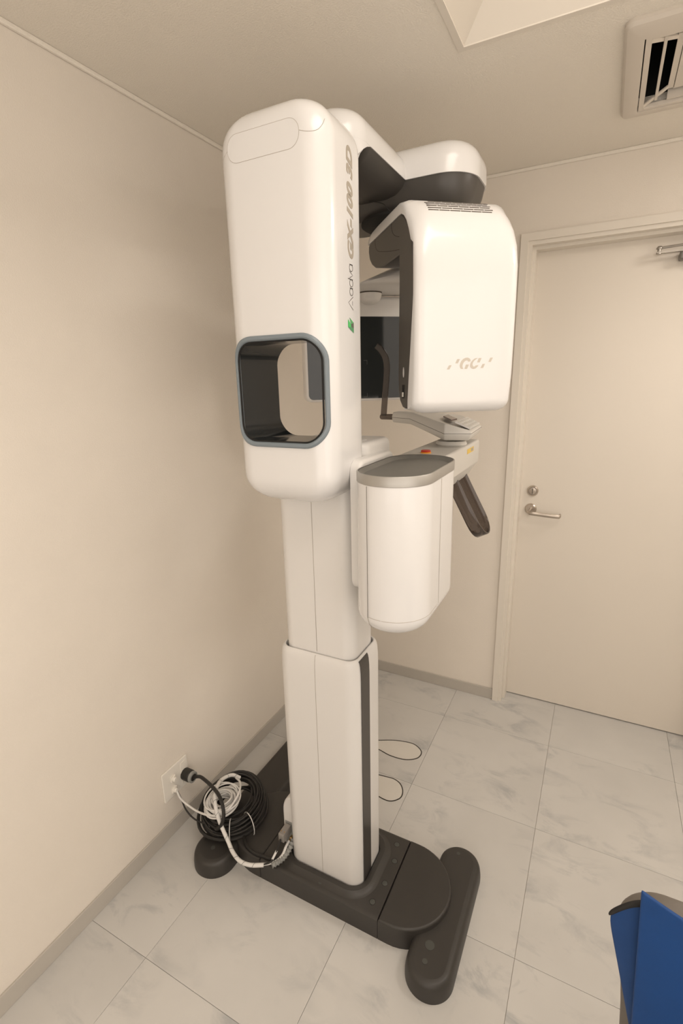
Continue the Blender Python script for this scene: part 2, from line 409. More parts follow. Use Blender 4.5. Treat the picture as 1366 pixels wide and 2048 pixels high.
# ---- base
base = MB().prism(rrect(.225, .995, -1.312, -1.028, .142, 14), .002, .066, .0).build('base', 'gap', xm)
mb = MB(); n = 14; r = .146; cy = -1.17
right = [(.8235, cy-r)] + [(.853+r*math.cos(a), cy+r*math.sin(a)) for a in [-PI/2+PI*k/24 for k in range(25)]] + [(.8235, cy+r)]
MB().prism(right, 0, .076, .007).build('end_cover', 'dark', base)
left = [(1.22-x, y) for x, y in reversed(right)]
MB().prism(left, 0, .076, .007).build('end_cover', 'dark', base)
hole = rrect(.474, .746, -1.268, -1.074, .05, 12)
lip = rrect(.458, .762, -1.284, -1.056, .066, 12)
flat = rrect(.436, .784, -1.303, -1.037, .085, 12)
def blend(o1, o2, t): return [(a[0]*(1-t)+b[0]*t, a[1]*(1-t)+b[1]*t) for a, b in zip(o1, o2)]
mb = MB()
yp = [(cy-r, 0), (cy-r, .0705), (cy-r+.0045, .0745), (cy-r+.012, .076), (cy+r-.012, .076), (cy+r-.0045, .0745), (cy+r, .0705), (cy+r, 0)]
mb.loft([[(x, y, z) for y, z in yp] for x in (.3978, .8222)])
secs = [[(x, y, .0755) for x, y in flat], [(x, y, .0775) for x, y in blend(flat, lip, .4)], [(x, y, .0825) for x, y in blend(flat, lip, .8)],
        [(x, y, .0862) for x, y in lip], [(x, y, .0872) for x, y in blend(lip, hole, .5)], [(x, y, .0852) for x, y in hole], [(x, y, .0765) for x, y in hole]]
mb.loft(secs, False, False)
cvr = mb.build('center_cover', 'dark', base, ang=32)
MB().prism(hole, .0762, .0768).build('gap', 'gap', cvr)
# feet
def foot(x0, x1, y0, y1, caps, lean):
    o = rrect(x0, x1, y0, y1, (x1-x0)/2-.001, 12)
    o = [(x + lean*(y-(y0+y1)/2), y) for x, y in o]
    f = MB()
    secs = [[(x, y, .0) for x, y in o], [(x, y, .018) for x, y in o], [(x, y, .038) for x, y in inset(o, .0025)], [(x, y, .047) for x, y in inset(o, .0055)], [(x, y, .0525) for x, y in inset(o, .010)], [(x, y, .055) for x, y in inset(o, .0155)], [(x, y, .0562) for x, y in inset(o, .024)]]
    f.loft(secs); f = f.build('foot', 'dark', base, ang=50)
    for cx, cy_, rr in caps:
        MB().lathe([(0, 0), (rr, 0), (rr, .0012), (0, .0012)], (cx, cy_, .0558), 'z', 18).build('bolt_cap', 'cap', f)
foot(.922, 1.058, -1.405, -.945, [(.978, -1.300, .0135), (.978, -1.345, .0075), (.978, -.985, .006)], .0)
foot(.140, .290, -1.402, -.60, [(.213, -1.297, .0135), (.213, -1.337, .0075), (.213, -.72, .006)], .0)
capm = MB().lathe([(0, 0), (.0085, 0), (.0085, .0016), (.0075, .002), (0, .002)], (0, 0, 0), 'z', 18).build('bolt_cap', 'cap', base)
capm.location = (.786, -1.062, .0756)
for p in ((.801, -1.122), (.801, -1.205), (.789, -1.275), (.434, -1.062), (.419, -1.122)):
    dup(capm, (p[0], p[1], .0756), base)
for p in ((.786, -1.062), (.801, -1.122), (.801, -1.205), (.789, -1.275), (.434, -1.062), (.419, -1.122)):
    q_ = MB().lathe([(0, 0), (.0099, 0), (.0099, .0004), (0, .0004)], (p[0]-.0003, p[1]+.0006, .0758), 'z', 18).build('cap_recess', 'gap', base)
sc_ = dup(capm, (.617, -1.293, .0762), base); sc_.scale = (.7, .7, 1)

# ---- lower column
def column(name, x0, x1, y0, y1, r, z0, z1, m, bt, parent=xm):
    return MB().prism(rrect(x0, x1, y0, y1, r, 10), z0, z1, bt, 0, 6).build(name, m, parent)
lo = MB(); o = rrect(.479, .741, -1.263, -1.079, .042, 12)
secs = [[(x, y, .055) for x, y in o], [(x, y, .80) for x, y in o]]
for z, d in ((.825, .0006), (.845, .0022), (.855, .0042), (.862, .0075), (.865, .011), (.8645, .0145), (.860, .0150), (.78, .0152)):
    secs.append([(x, y, z) for x, y in inset(o, d)])
lo.loft(secs, True, True); lo = lo.build('lower_column', 'offwhite', xm, ang=40)
MB().tube([(.61, -1.2632, .06), (.61, -1.2632, .80), (.61, -1.2627, .825), (.61, -1.2612, .845), (.61, -1.259, .8555), (.61, -1.2555, .863)], .0007, 6).build('seam', 'softseam', lo)
st = MB(); ys = (-1.232, -1.178)
zx = [(.055, .7416), (.80, .7416), (.825, .7410), (.845, .7394), (.855, .7374), (.8605, .7345)]
st.add([(x, y, z) for z, x in zx for y in ys], [(2*i, 2*i+1, 2*i+3, 2*i+2) for i in range(len(zx)-1)])
st = st.build('stripe', 'darkshell', lo, smooth=False)
so = st.modifiers.new('thick', 'SOLIDIFY'); so.thickness = .0012; so.offset = 0
# ---- upper column
up = MB().prism(rrect(.497, .723, -1.246, -1.096, .036, 10), .74, 1.46, .012).build('upper_column', 'offwhite', xm)
MB().tube([(.61, -1.2462, .87), (.61, -1.2462, 1.35)], .0007, 6).build('seam', 'softseam', up)
MB().prism(rrect(.500, .745, -1.195, -1.012, .03, 8), 1.10, 1.458, .018, .02).build('carriage', 'offwhite', xm)

# ---- tower (head of the column, with the see-through opening)
TX0, TX1, TY0, TY1, TZ0, TZ1, TR = .476, .744, -1.372, -1.192, 1.328, 2.156, .052
def tow_sec(z):
    hb, ht = z-TZ0, TZ1-z
    def rr(h, R): return 0 if h >= R else R - math.sqrt(max(0, R*R-(R-h)**2))
    ix = max(rr(ht, .082), rr(hb, .075)); iy = max(rr(ht, .058), rr(hb, .06))
    return [(x, y, z) for x, y in rrect2(TX0+ix, TX1-ix, TY0+iy, TY1-iy, max(TR-.25*ix, .02), .03, 12)]
zs = [TZ0 + .085*(1-math.cos(PI/2*k/14)) for k in range(15)] + [1.44, 1.75, 2.05] + [TZ1-.09*(1-math.cos(PI/2*k/16)) for k in range(16, -1, -1)]
tmb = MB().loft([tow_sec(z) for z in zs])
tw = tmb.build('tower', 'white', xm, ang=60)
HX0, HX1, HZ0, HZ1, HR = .492, .728, 1.472, 1.706, .052
hl = rrect(HX0, HX1, HZ0, HZ1, HR, 10)
cut = MB().loft([[(x, -1.5, z) for x, z in hl], [(x, -1.1, z) for x, z in hl]]).build('cutter', 'white')
bo = tw.modifiers.new('hole', 'BOOLEAN'); bo.operation = 'DIFFERENCE'; bo.object = cut; bo.solver = 'EXACT'
dg = bpy.context.evaluated_depsgraph_get()
me = bpy.data.meshes.new_from_object(tw.evaluated_get(dg)); me.name = 'tower'
tw.modifiers.clear(); tw.data = me; bpy.data.objects.remove(cut)
tw.data.shade_smooth(); tw.data.set_sharp_from_angle(angle=math.radians(40))
def yb(x):
    R_ = .03
    d = max(0, TX0+R_-x, x-(TX1-R_)); return R_ - math.sqrt(max(0, R_*R_-d*d))
def yf(x):
    if x < TX0+TR: d = TX0+TR-x
    elif x > TX1-TR: d = x-(TX1-TR)
    else: d = 0
    return TR - math.sqrt(max(0, TR*TR-d*d))
def dens(l, m=4):
    out = []
    for i in range(len(l)):
        a, b = l[i], l[(i+1) % len(l)]
        k = max(1, int(math.dist(a, b)/.012))
        out += [(a[0]+(b[0]-a[0])*q/k, a[1]+(b[1]-a[1])*q/k) for q in range(k)]
    return out
hl2 = dens(rrect(HX0+.0006, HX1-.0006, HZ0+.0006, HZ1-.0006, HR, 10))
MB().loft([[(x, TY0+yf(x)+.001, z) for x, z in hl2], [(x, TY1-yb(x)-.0005, z) for x, z in hl2]], False, False).build('opening_liner', 'liner', tw, ang=60)
hl3 = dens(rrect(HX0-.001, HX1+.001, HZ0-.001, HZ1+.001, HR+.001, 10))
for nm, yy, sg in (('opening_frame', TY0, 1),):
    MB().tube([(x, yy+sg*(yf(x)+.0005), z) for x, z in hl3], .0062, 10, True).build(nm, 'bluegrey', tw)
hl4 = dens(rrect(HX0+.0065, HX1-.0065, HZ0+.0065, HZ1-.0065, HR-.006, 10))
MB().tube([(x, TY0+yf(x)+.0015, z) for x, z in hl4], .0022, 8, True).build('opening_seal', 'gap', tw)
# top cover seams and pill panel
pl = rrect(.516, .692, 2.053, 2.105, .0255, 10)
pd = dens(pl)
MB().loft([[(x, TY0+yf(x)+.002, z) for x, z in pd], [(x, TY0+yf(x)-.0003, z) for x, z in pd]]).build('service_panel', 'white', tw)
MB().tube([(x, TY0+yf(x)-.0001, z) for x, z in pd], .00045, 6, True).build('seam', 'softseam', tw)
def ysurf(x, z):
    s = tow_sec(z); y = min((p[1] for p in s if abs(p[0]-x) < .012), default=TY0); return y
MB().tube([(.516, TY0+yf(.516)-.0001, 2.079), (.503, TY0+yf(.503), 2.074), (.495, TY0+yf(.495), 2.070), (.484, TY0+yf(.484), 2.068), (.478, TY0+yf(.4785), 2.068)], .00045, 6).build('seam', 'softseam', tw)
sp = []
for x, z in [(p.x, p.y) for p in spline([(.692, 2.080, 0), (.706, 2.076, 0), (.718, 2.0755, 0), (.727, 2.079, 0), (.733, 2.088, 0), (.736, 2.098, 0)], 6)]:
    sp.append((x, TY0+yf(x)-.0001, z))
MB().tube(sp, .00045, 6).build('seam', 'softseam', tw)

# lettering on the right face, reading upward
TXS = TX1+.0003
def text_mesh(body, size, shear, off, extr=.0003):
    c = bpy.data.curves.new('lettering', 'FONT'); c.body = body; c.size = size; c.shear = shear; c.offset = off; c.extrude = extr
    c.resolution_u = 6
    o = bpy.data.objects.new('lettering', c); COL.objects.link(o)
    m = bpy.data.meshes.new_from_object(o.evaluated_get(bpy.context.evaluated_depsgraph_get()))
    bpy.data.objects.remove(o); return m
me = text_mesh('GX-100 3D', .040, .30, .0019)
xs = [v.co.x for v in me.vertices]; yv = [v.co.y for v in me.vertices]
lx, ux, ly, uy = min(xs), max(xs), min(yv), max(yv)
for v in me.vertices:
    u = (v.co.x-lx)/(ux-lx); w = (v.co.y-ly)/(uy-ly)
    v.co = Vector((TXS + v.co.z, -1.2470 - w*.0285, 1.868 + u*.2125))
me.materials.append(MT['txtgrey']); me.name = 'lettering'
link(bpy.data.objects.new('lettering', me), tw)
# thin outlined word, as flat strokes
def stroke_word():
    mb = MB(); w = .0014
    def st(pts, closed=False):
        P = [Vector(p) for p in pts]
        n = len(P)
        L, R = [], []
        for i in range(n):
            a = P[(i-1) % n] if closed or i > 0 else P[i]; b = P[(i+1) % n] if closed or i < n-1 else P[i]
            t = (b-a).normalized(); nn = Vector((-t.y, t.x))*w/2
            L.append(P[i]+nn); R.append(P[i]-nn)
        vs = []; fs = []
        for a, b in zip(L, R):
            vs += [(TXS+.0003, a.y, a.x), (TXS+.0003, b.y, b.x)]
        for i in range(n if closed else n-1):
            j = (i+1) % n; fs.append((2*i, 2*i+1, 2*j+1, 2*j))
        mb.add(vs, fs)
    # coordinates: u along +z, v along -y (letter height); origin at the baseline
    def q(u, v): return (1.7645+u, -1.2525-v)
    def circ(cu, cv, ru, rv): st([q(cu+ru*math.cos(a*PI/12), cv+rv*math.sin(a*PI/12)) for a in range(24)], True)
    st([q(0, 0), q(.0135, .0235), q(.027, 0)]); st([q(.009, .0035), q(.018, .0035)])
    circ(.0365, .008, .0075, .008); st([q(.044, .016), q(.044, .0)])
    circ(.0545, .008, .0075, .008); st([q(.062, .0245), q(.062, .0)])
    st([q(.064, .016), q(.071, .0), q(.078, .016)])
    circ(.085, .008, .0068, .008); st([q(.0918, .016), q(.0918, .0)])
    return mb
stroke_word().build('lettering', 'txtdark', tw, smooth=False)
def logo_poly(pts, m):
    MB().add([(TXS+.0003, -1.2515-v, 1.716+u) for u, v in pts], [tuple(range(len(pts)))]).build('emblem', m, tw, smooth=False)
logo_poly([(.0105, .0285), (.0275, .0285), (.0180, .0145)], 'green1')
logo_poly([(.0105, .0285), (.0180, .0145), (.0120, .0130)], 'green1')
logo_poly([(.0315, .0205), (.0180, .0145), (.0215, .0000)], 'green2')
logo_poly([(.0180, .0145), (.0120, .0130), (.0095, .0), (.0215, .0)], 'green4')
logo_poly([(.0105, .0285), (.0120, .0130), (.0095, .0), (-.0010, .0)], 'green3')

# ---- overhead arm
AT = 2.228
arm = MB()
arm.rprism(.505, .714, -1.175, -.66, .07, 2.146, AT-.004, .06)
arm.prism(rrect(.400, .898, -.846, -.585, .098, 14), 2.146, AT+.008, .055, 0, 8)
# root block against the tower, filleted down
ro = rrect(.5052, .7138, -1.175, -.66, .07, 8)
arm.loft([[(x, min(y, y1), z) for x, y in ro] for z, y1 in ((1.92, -1.168), (2.05, -1.166), (2.09, -1.158), (2.112, -1.142), (2.128, -1.122), (2.139, -1.102), (2.1462, -1.080))])
arm = arm.build('overhead_arm', 'white', xm, ang=40)
ua = MB()
o = rrect(.404, .894, -.842, -.589, .094, 14)
secs = [[(x, y, 2.150) for x, y in o], [(x, y, 2.144) for x, y in o], [(x, y, 2.118) for x, y in inset(o, .006)], [(x, y, 2.095) for x, y in inset(o, .016)], [(x, y, 2.080) for x, y in inset(o, .030)], [(x, y, 2.074) for x, y in inset(o, .05)]]
ua.loft(secs)
up_ = [(-1.09, 2.150), (-1.075, 2.143), (-.70, 2.143), (-.70, 2.150)]
us = []
for x, dz in ((.507, 0), (.518, .016), (.540, .030), (.570, .036), (.65, .036), (.680, .030), (.702, .016), (.712, 0)):
    us.append([(x, -1.104, 2.146), (x, -1.094, 2.146-dz*.6), (x, -1.074, 2.146-dz), (x, -.70, 2.146-dz), (x, -.70, 2.15), (x, -1.104, 2.15)])
ua.loft(us)
uc = ua.build('underside_cover', 'darkshell', arm, ang=40)
MB().tube(spline([(.57, -.842, 2.12), (.60, -.848, 2.112), (.645, -.846, 2.098), (.658, -.845, 2.085), (.672, -.835, 2.074), (.700, -.80, 2.070), (.74, -.76, 2.068)], 6), .0014, 6).build('cable', 'rubber', uc)
MB().lathe([(0, 0), (.0055, 0), (.0055, -.0012), (0, -.0012)], (.585, -.775, 2.0742), 'z', 14).build('screw_hole', 'gap', uc)
MB().lathe([(0, 0), (.128, 0), (.128, -.006), (.122, -.010), (.05, -.012), (.05, -.060), (0, -.060)], (.66, -.72, 2.076), 'z', 40).build('bearing', 'gap', xm)

# ---- rotating C-arm (local frame: t sideways, D forward to the x-ray head, z up)
ND = Vector((.64, -.77, 0)).normalized(); TD = Vector((-ND.y, ND.x, 0)); AX = Vector((.66, -.72, 0))
XF0 = Matrix(((TD.x, ND.x, 0, AX.x), (TD.y, ND.y, 0, AX.y), (0, 0, 1, 0), (0, 0, 0, 1)))
XF = XF0 @ Matrix.Translation((-.0135, 0, 0))     # the head sits a little to one side of the axis
def arc(cD, cz, r, a0, a1, n):
    return [(cD+r*math.cos(math.radians(a0+(a1-a0)*k/n)), cz+r*math.sin(math.radians(a0+(a1-a0)*k/n))) for k in range(n+1)]
HW = .1255
# outer curve from the bottom inner edge of the head, up the front, over the top to the beam end
outer = [(.425, 1.533), (.46, 1.531)] + arc(.470, 1.562, .031, -90, 0, 8)
outer += [(.5015, 1.62), (.502, 1.70), (.5015, 1.80)] + [(.500, 1.86), (.494, 1.905), (.483, 1.94), (.466, 1.968), (.446, 1.988), (.424, 2.002), (.40, 2.010), (.37, 2.014)]
outer += [(.30, 2.0145), (.20, 2.0145), (.14, 2.013), (.115, 2.009), (.099, 2.0)]
inner = [(.425, 1.5405), (.4435, 1.542)]
def inner_pt(p):
    D, z = p
    return None
# shell thickness grows toward the bottom of the head
def in_of(p):
    D, z = p
    if z < 1.60 and D > .42: return (min(D, .4475), max(z, 1.5415))
    if D > .44 and z < 1.93: return (.4475 + (.477-.4475)*min(1, (z-1.57)/.22) - .006*max(0, min(1, (z-1.82)/.1)), z)
    if z > 1.985 and D < .40: return (D, 1.9855)
    return (D - .026*max(0, min(1, (D-.36)/.11)), min(z-.026, 1.9855 if D < .42 else z))
innr = [in_of(p) for p in outer]
# radius used for rounding each outer vertex toward the two sides
def rad(p):
    if p[1] < 1.60: return .034
    r_ = .024 if p[1] < 1.88 else .024 + .026*min(1, (p[1]-1.88)/.1)
    k_ = max(0, min(1, (p[0]-.385)/.06))
    return .011*(1-k_) + r_*k_ if p[1] > 1.95 else r_
def normals(c):
    res = []
    for i in range(len(c)):
        a = c[max(i-1, 0)]; b = c[min(i+1, len(c)-1)]; t = Vector((b[0]-a[0], b[1]-a[1])).normalized()
        res.append(Vector((t.y, -t.x)))
    return res
nr = normals(outer)
ts = []
for k in range(9): ts.append(-HW + .05*(1-math.cos(PI/2*k/8)))
ts = ts + [-.05, .05] + [-t for t in reversed(ts)]
secs = []
for t in ts:
    e = HW-abs(t); s = []
    for p, nn, pin in zip(outer, nr, innr):
        R = rad(p); d = 0 if e >= R else R-math.sqrt(max(0, R*R-(R-e)**2))
        d = min(d*.72, max(.001, math.dist(p, pin)-.004))
        s.append((t, p[0]-nn.x*d, p[1]-nn.y*d))
    s += [(t, p[0], p[1]) for p in reversed(innr)]
    secs.append(s)
cm = MB().loft(secs, False, False); no_ = len(outer)
for base_ in (0, (len(secs)-1)*2*no_):
    for i in range(no_-1):
        cm.f.append((base_+i, base_+i+1, base_+2*no_-2-i, base_+2*no_-1-i))
carm = cm.build('rotating_arm', 'white', xm, ang=55, xf=XF)
# dark inner body of head and beam
dk = [(.430, 1.5395), (.4485, 1.5425), (.455, 1.62), (.474, 1.80), (.471, 1.865), (.460, 1.912), (.438, 1.948), (.412, 1.972), (.385, 1.9865), (.12, 1.9875), (.1005, 1.984), (.098, 1.966), (.108, 1.945), (.130, 1.928), (.165, 1.913), (.21, 1.904), (.26, 1.900), (.371, 1.900), (.3735, 1.84), (.371, 1.62), (.3735, 1.585), (.385, 1.558), (.405, 1.543)]
W2 = .124
secs = []
for t in [-W2, -W2+.0015, -W2+.004, 0, W2-.004, W2-.0015, W2]:
    e = W2-abs(t); d = .004-math.sqrt(max(0, .004**2-max(0, .004-e)**2)) if e < .004 else 0
    o_ = inset(dk, d) if d > 0 else dk
    secs.append([(t, p[0], p[1]) for p in o_])
hd = MB().loft(secs).build('inner_cover', 'darkshell', carm, ang=35, xf=XF)
# panel lines on the beam's side
for pl_ in ([(.164, 1.986, 0), (.173, 1.963, 0), (.195, 1.949, 0), (.230, 1.940, 0), (.300, 1.925, 0), (.374, 1.912, 0)], [(.309, 1.986, 0), (.320, 1.964, 0), (.337, 1.952, 0), (.362, 1.943, 0), (.373, 1.940, 0)]):
    MB().tube([(-W2+.0001, p[0], p[1]) for p in spline(pl_, 6)], .0005, 6).build('seam', 'gap', hd, xf=XF)
mb = MB(); mb.add([(-W2-.0006, .4135+.0055*math.cos(a*PI/10), 1.628+.0125*math.sin(a*PI/10)) for a in range(20)], [tuple(range(20))]); mb.build('window_mark', 'offwhite', hd, xf=XF, smooth=False)
mb = MB(); mb.box(-W2-.0012, -W2, .406, .419, 1.566, 1.598); sw = mb.build('switch', 'gap', hd, xf=XF, smooth=False)
mb = MB(); mb.box(-W2-.0025, -W2, .4085, .4165, 1.569, 1.580); mb.build('rocker', 'ivory', sw, xf=XF, smooth=False)
# seam across the shell's shoulder
shp = min(range(len(outer)), key=lambda i: abs(outer[i][0]-.424)+abs(outer[i][1]-2.002))
# air slots on the shoulder: rows follow the curve
def on_outer(s):
    """point and normal at arc position s (0 at (.466,1.968), growing toward the beam)"""
    i0 = next(i for i, p in enumerate(outer) if abs(p[0]-.483) < 1e-6)
    pts = outer[i0:]; acc = 0
    for a, b in zip(pts, pts[1:]):
        L = math.dist(a, b)
        if acc + L >= s:
            k = (s-acc)/L; t = Vector((b[0]-a[0], b[1]-a[1])).normalized()
            return (a[0]+(b[0]-a[0])*k, a[1]+(b[1]-a[1])*k), Vector((t.y, -t.x))
        acc += L
slot = None
for row in range(7):
    (D, z), nn = on_outer(.041 + row*.0085)
    t0 = -.086 + .0022*(row % 2); L = .024
    cnt = 7 if row < 5 else 6
    for k in range(cnt):
        w0 = t0 + k*(L+.0018) + (.0065 if row % 2 else 0) + (.010 if row >= 5 else 0)
        w1 = min(w0+L, .072)
        if k == 0 and row % 2: w0 -= .008
        if w1-w0 < .006: continue
        p = XF @ Vector(((w0+w1)/2, D, z)); tan = Vector((-nn.y, nn.x))
        if slot is None:
            slot = MB().box(-.5, .5, -.0016, .0016, -.002, .0005).build('vent_slot', 'seam', carm, smooth=False)
            ob = slot
        else:
            ob = slot.copy(); COL.objects.link(ob); ob.parent = carm
        zax = (ND*nn.x + Vector((0, 0, nn.y))).normalized(); xax = TD; yax = zax.cross(xax)
        mm = Matrix((xax*(w1-w0), yax, zax)).transposed().to_4x4(); mm.translation = p
        ob.matrix_local = mm
# emblem on the front of the head
EMBLEM = [
    [(-0.0211, 1.6318), (-0.0273, 1.632), (-0.0298, 1.6351), (-0.0311, 1.6397), (-0.0302, 1.6446), (-0.0274, 1.6501), (-0.0228, 1.6545), (-0.0167, 1.657), (-0.0111, 1.6572), (-0.0066, 1.6553), (-0.0042, 1.6522), (-0.0041, 1.6485), (-0.0107, 1.6481), (-0.0111, 1.6501), (-0.0143, 1.651), (-0.0177, 1.6497), (-0.021, 1.6465), (-0.0232, 1.6426), (-0.0239, 1.6383), (-0.0229, 1.6346)],
    [(-0.0153, 1.6418), (-0.0074, 1.6418), (-0.012, 1.6319), (-0.019, 1.6318)],
    [(0.0147, 1.656), (0.0091, 1.6558), (0.005, 1.6545), (0.0006, 1.6511), (-0.003, 1.6466), (-0.0051, 1.6411), (-0.0046, 1.6367), (-0.0016, 1.633), (0.004, 1.6313), (0.0099, 1.6326), (0.0139, 1.6358), (0.0165, 1.6399), (0.0095, 1.6395), (0.0076, 1.6377), (0.0046, 1.6368), (0.0023, 1.6387), (0.0014, 1.642), (0.0026, 1.6465), (0.0056, 1.6502), (0.0097, 1.6532)],
    [(0.0161, 1.6558), (0.0238, 1.6559), (0.0194, 1.6459), (0.0127, 1.646)],
    [(-0.058, 1.6407), (-0.0512, 1.641), (-0.0563, 1.6315), (-0.0631, 1.6314)],
    [(-0.0379, 1.6542), (-0.0308, 1.6544), (-0.0359, 1.6447), (-0.0424, 1.6448)],
    [(0.0267, 1.6424), (0.0334, 1.6427), (0.029, 1.6333), (0.0219, 1.6332)],
    [(0.0459, 1.6564), (0.053, 1.6566), (0.048, 1.6467), (0.0416, 1.6468)],
]
for pts in EMBLEM:
    MB().add([(t, .5019, z) for t, z in pts], [tuple(range(len(pts)))]).build('emblem', 'logogrey', carm, xf=XF0, smooth=False)

# ---- detector side of the arm
dc = MB()
secs = []
for t, k in [(-.176, .30), (-.172, .62), (-.162, .85), (-.145, .97), (-.11, 1), (-.05, 1), (.0, 1), (.10, 1), (.13, .9), (.15, .6)]:
    tp = 1.964 - .44*max(0, -t); bt_ = 1.884
    cz = (tp+bt_)/2; hz = (tp-bt_)/2; cD = -.06; hD = .15
    secs.append([(t, cD+hD*k*math.copysign(abs(math.cos(a))**.75, math.cos(a)), cz+hz*k*math.copysign(abs(math.sin(a))**.75, math.sin(a))) for a in [2*PI*q/20 for q in range(20)]])
dc.loft(secs); dc = dc.build('detector_arm', 'offwhite', xm, ang=50, xf=XF0)
MB().lathe([(0, .03), (.037, .03), (.041, .022), (.041, .004), (.0, .004)], (-.094, -.045, 1.879), 'z', 28).build('pivot_collar', 'offwhite', dc, xf=XF0)
MB().lathe([(0, .004), (.0385, .004), (.0385, .0), (.0, .0)], (-.094, -.045, 1.879), 'z', 28).build('pivot_ring', 'seam', dc, xf=XF0)
MB().lathe([(0, 0), (.038, 0), (.036, -.012), (.030, -.022), (.018, -.030), (0, -.034)], (-.094, -.045, 1.879), 'z', 28).build('pivot_cap', 'offwhite', dc, xf=XF0)
dt = MB().prism(rrect(-.306, .07, 1.540, 1.880, .022, 6), .095, .165, .004, .012, 4)
dt.v = [(a_, -.26+c if False else -c, b_) for a_, b_, c in dt.v]
dt = dt.build('detector', 'offwhite', xm, ang=50, xf=XF0)
MB().loft([[(x, y, z) for x, z in rrect(-.298, .062, 1.5485, 1.8165, .016, 6)] for y in (-.097, -.0942)]).build('sensor_window', 'glossblack', dt, ang=40, xf=XF0)
for z0, z1, zz in ((1.675, 1.6762, 1.662), (1.553, 1.5542, 1.567)):
    lo_, hi_ = min(z0, zz), max(z1, zz)
    L_ = [(-.105, z0), (-.0932, z0), (-.0932, lo_), (-.092, lo_), (-.092, hi_), (-.0932, hi_), (-.0932, z1), (-.105, z1)]
    MB().loft([[(t, y, z) for t, z in L_] for y in (-.0942, -.0936)]).build('crop_mark', 'cap', dt, smooth=False, xf=XF0)

# ---- chin-rest arm, console, smoked supports
ca = MB()
o = rrect(.772, .906, -1.07, -.625, .012, 4)
ca.prism(o, 1.328, 1.410, .008, .014)
ca.prism(rrect(.70, .80, -1.16, -1.00, .02, 5), 1.22, 1.40, .01, .01)
ca.loft([[(x, y, z) for x, z in [(.80, 1.335), (.82, 1.302), (.85, 1.288), (.88, 1.296), (.903, 1.335)]] for y in (-.93, -.91, -.70, -.66)])
ca = ca.build('chin_rest_arm', 'greywhite', xm, ang=40)
mb = MB().box(.9062, .9066, -.800, -.715, 1.383, 1.398); yl = mb.build('warning_label', 'yellow', ca, smooth=False)
MB().box(.9066, .9068, -.752, -.722, 1.386, 1.395).build('label_print', 'txtgrey', yl, smooth=False)
em = MB().lathe([(0, 0), (.014, 0), (.0155, .003), (.0155, .009), (.013, .011), (0, .011)], (.834, -.985, 1.402), 'z', 22).build('emergency_stop', 'orange', ca)
MB().lathe([(0, .011), (.013, .011), (.014, .0135), (.012, .016), (0, .0165)], (.834, -.985, 1.402), 'z', 22).build('knob', 'red', em)
MB().lathe([(0, 0), (.046, 0), (.048, .004), (.044, .014), (0, .016)], (.852, -.785, 1.409), 'z', 32).build('console_turntable', 'greywhite', ca)
# console
pts = [(.622, -.712, 1.468, 1.486, 1.503), (.690, -.722, 1.463, 1.483, 1.503), (.852, -.872, 1.430, 1.453, 1.482), (.928, -.850, 1.430, 1.453, 1.462), (.912, -.640, 1.430, 1.453, 1.462), (.835, -.610, 1.430, 1.456, 1.490), (.700, -.648, 1.463, 1.483, 1.503), (.622, -.658, 1.468, 1.486, 1.503)]
ctr = Vector((.80, -.735))
cn = MB()
def ring(k, idx): return [(ctr.x+(p[0]-ctr.x)*k if True else 0, ctr.y+(p[1]-ctr.y)*k, p[idx]) for p in pts]
secs = [[(p[0]*.9+.083, p[1]*.9-.0735, p[2]) if 1 < i < 6 else (p[0]+.004, p[1]*.985-.0108, p[2]) for i, p in enumerate(pts)],
        [(p[0], p[1], p[3]-.006) for p in pts], [(p[0], p[1], p[3]+.003) for p in pts],
        [(p[0]-.010 if i in (3, 4) else p[0], p[1]*.965-.0257, p[4]) if 1 < i < 6 else (p[0]+.004, p[1]*.985-.0108, p[4]) for i, p in enumerate(pts)]]
cn.loft(secs); cn = cn.build('console', 'greywhite', xm, ang=40, bevel=.004)
MB().tube([(p[0], p[1], p[3]-.0012) for p in pts], .0006, 5, True).build('seam', 'seam', cn)
# lcd and keypad
def quad_plate(nm, m, P, th, parent):
    P = [Vector(p) for p in P]; nn = (P[1]-P[0]).cross(P[2]-P[0]).normalized()
    if nn.z < 0: nn = -nn
    return MB().loft([[tuple(p-nn*th) for p in P], [tuple(p+nn*th) for p in P]]).build(nm, m, parent, smooth=False)
quad_plate('display', 'lcd', [(.812, -.745, 1.4925), (.858, -.815, 1.4865), (.862, -.765, 1.4865), (.812, -.690, 1.4925)], .0022, cn)
kp = quad_plate('keypad', 'offwhite', [(.876, -.84, 1.4835), (.921, -.84, 1.4655), (.910, -.66, 1.4655), (.868, -.66, 1.4835)], .0022, cn)
key = None
A = Vector((.876, -.84, 1.4835)); B = Vector((.921, -.84, 1.4655)); Cc = Vector((.868, -.66, 1.4835)); Dd = Vector((.910, -.66, 1.4655))
kn = (B-A).cross(Cc-A).normalized()
for i in range(3):
    for j in range(6):
        u, v = (i+.6)/3.2, (j+.6)/6.2
        p = (A*(1-u)+B*u)*(1-v) + (Cc*(1-u)+Dd*u)*v + kn*.0022
        if key is None:
            key = MB().box(-.0045, .0045, -.011, .011, -.001, .0012).build('key', 'greywhite', kp, smooth=False); ob = key
        else:
            ob = key.copy(); COL.objects.link(ob); ob.parent = kp
        mm = Matrix(((B-A).normalized(), kn.cross((B-A).normalized()), kn)).transposed().to_4x4(); mm.translation = p; ob.matrix_local = mm
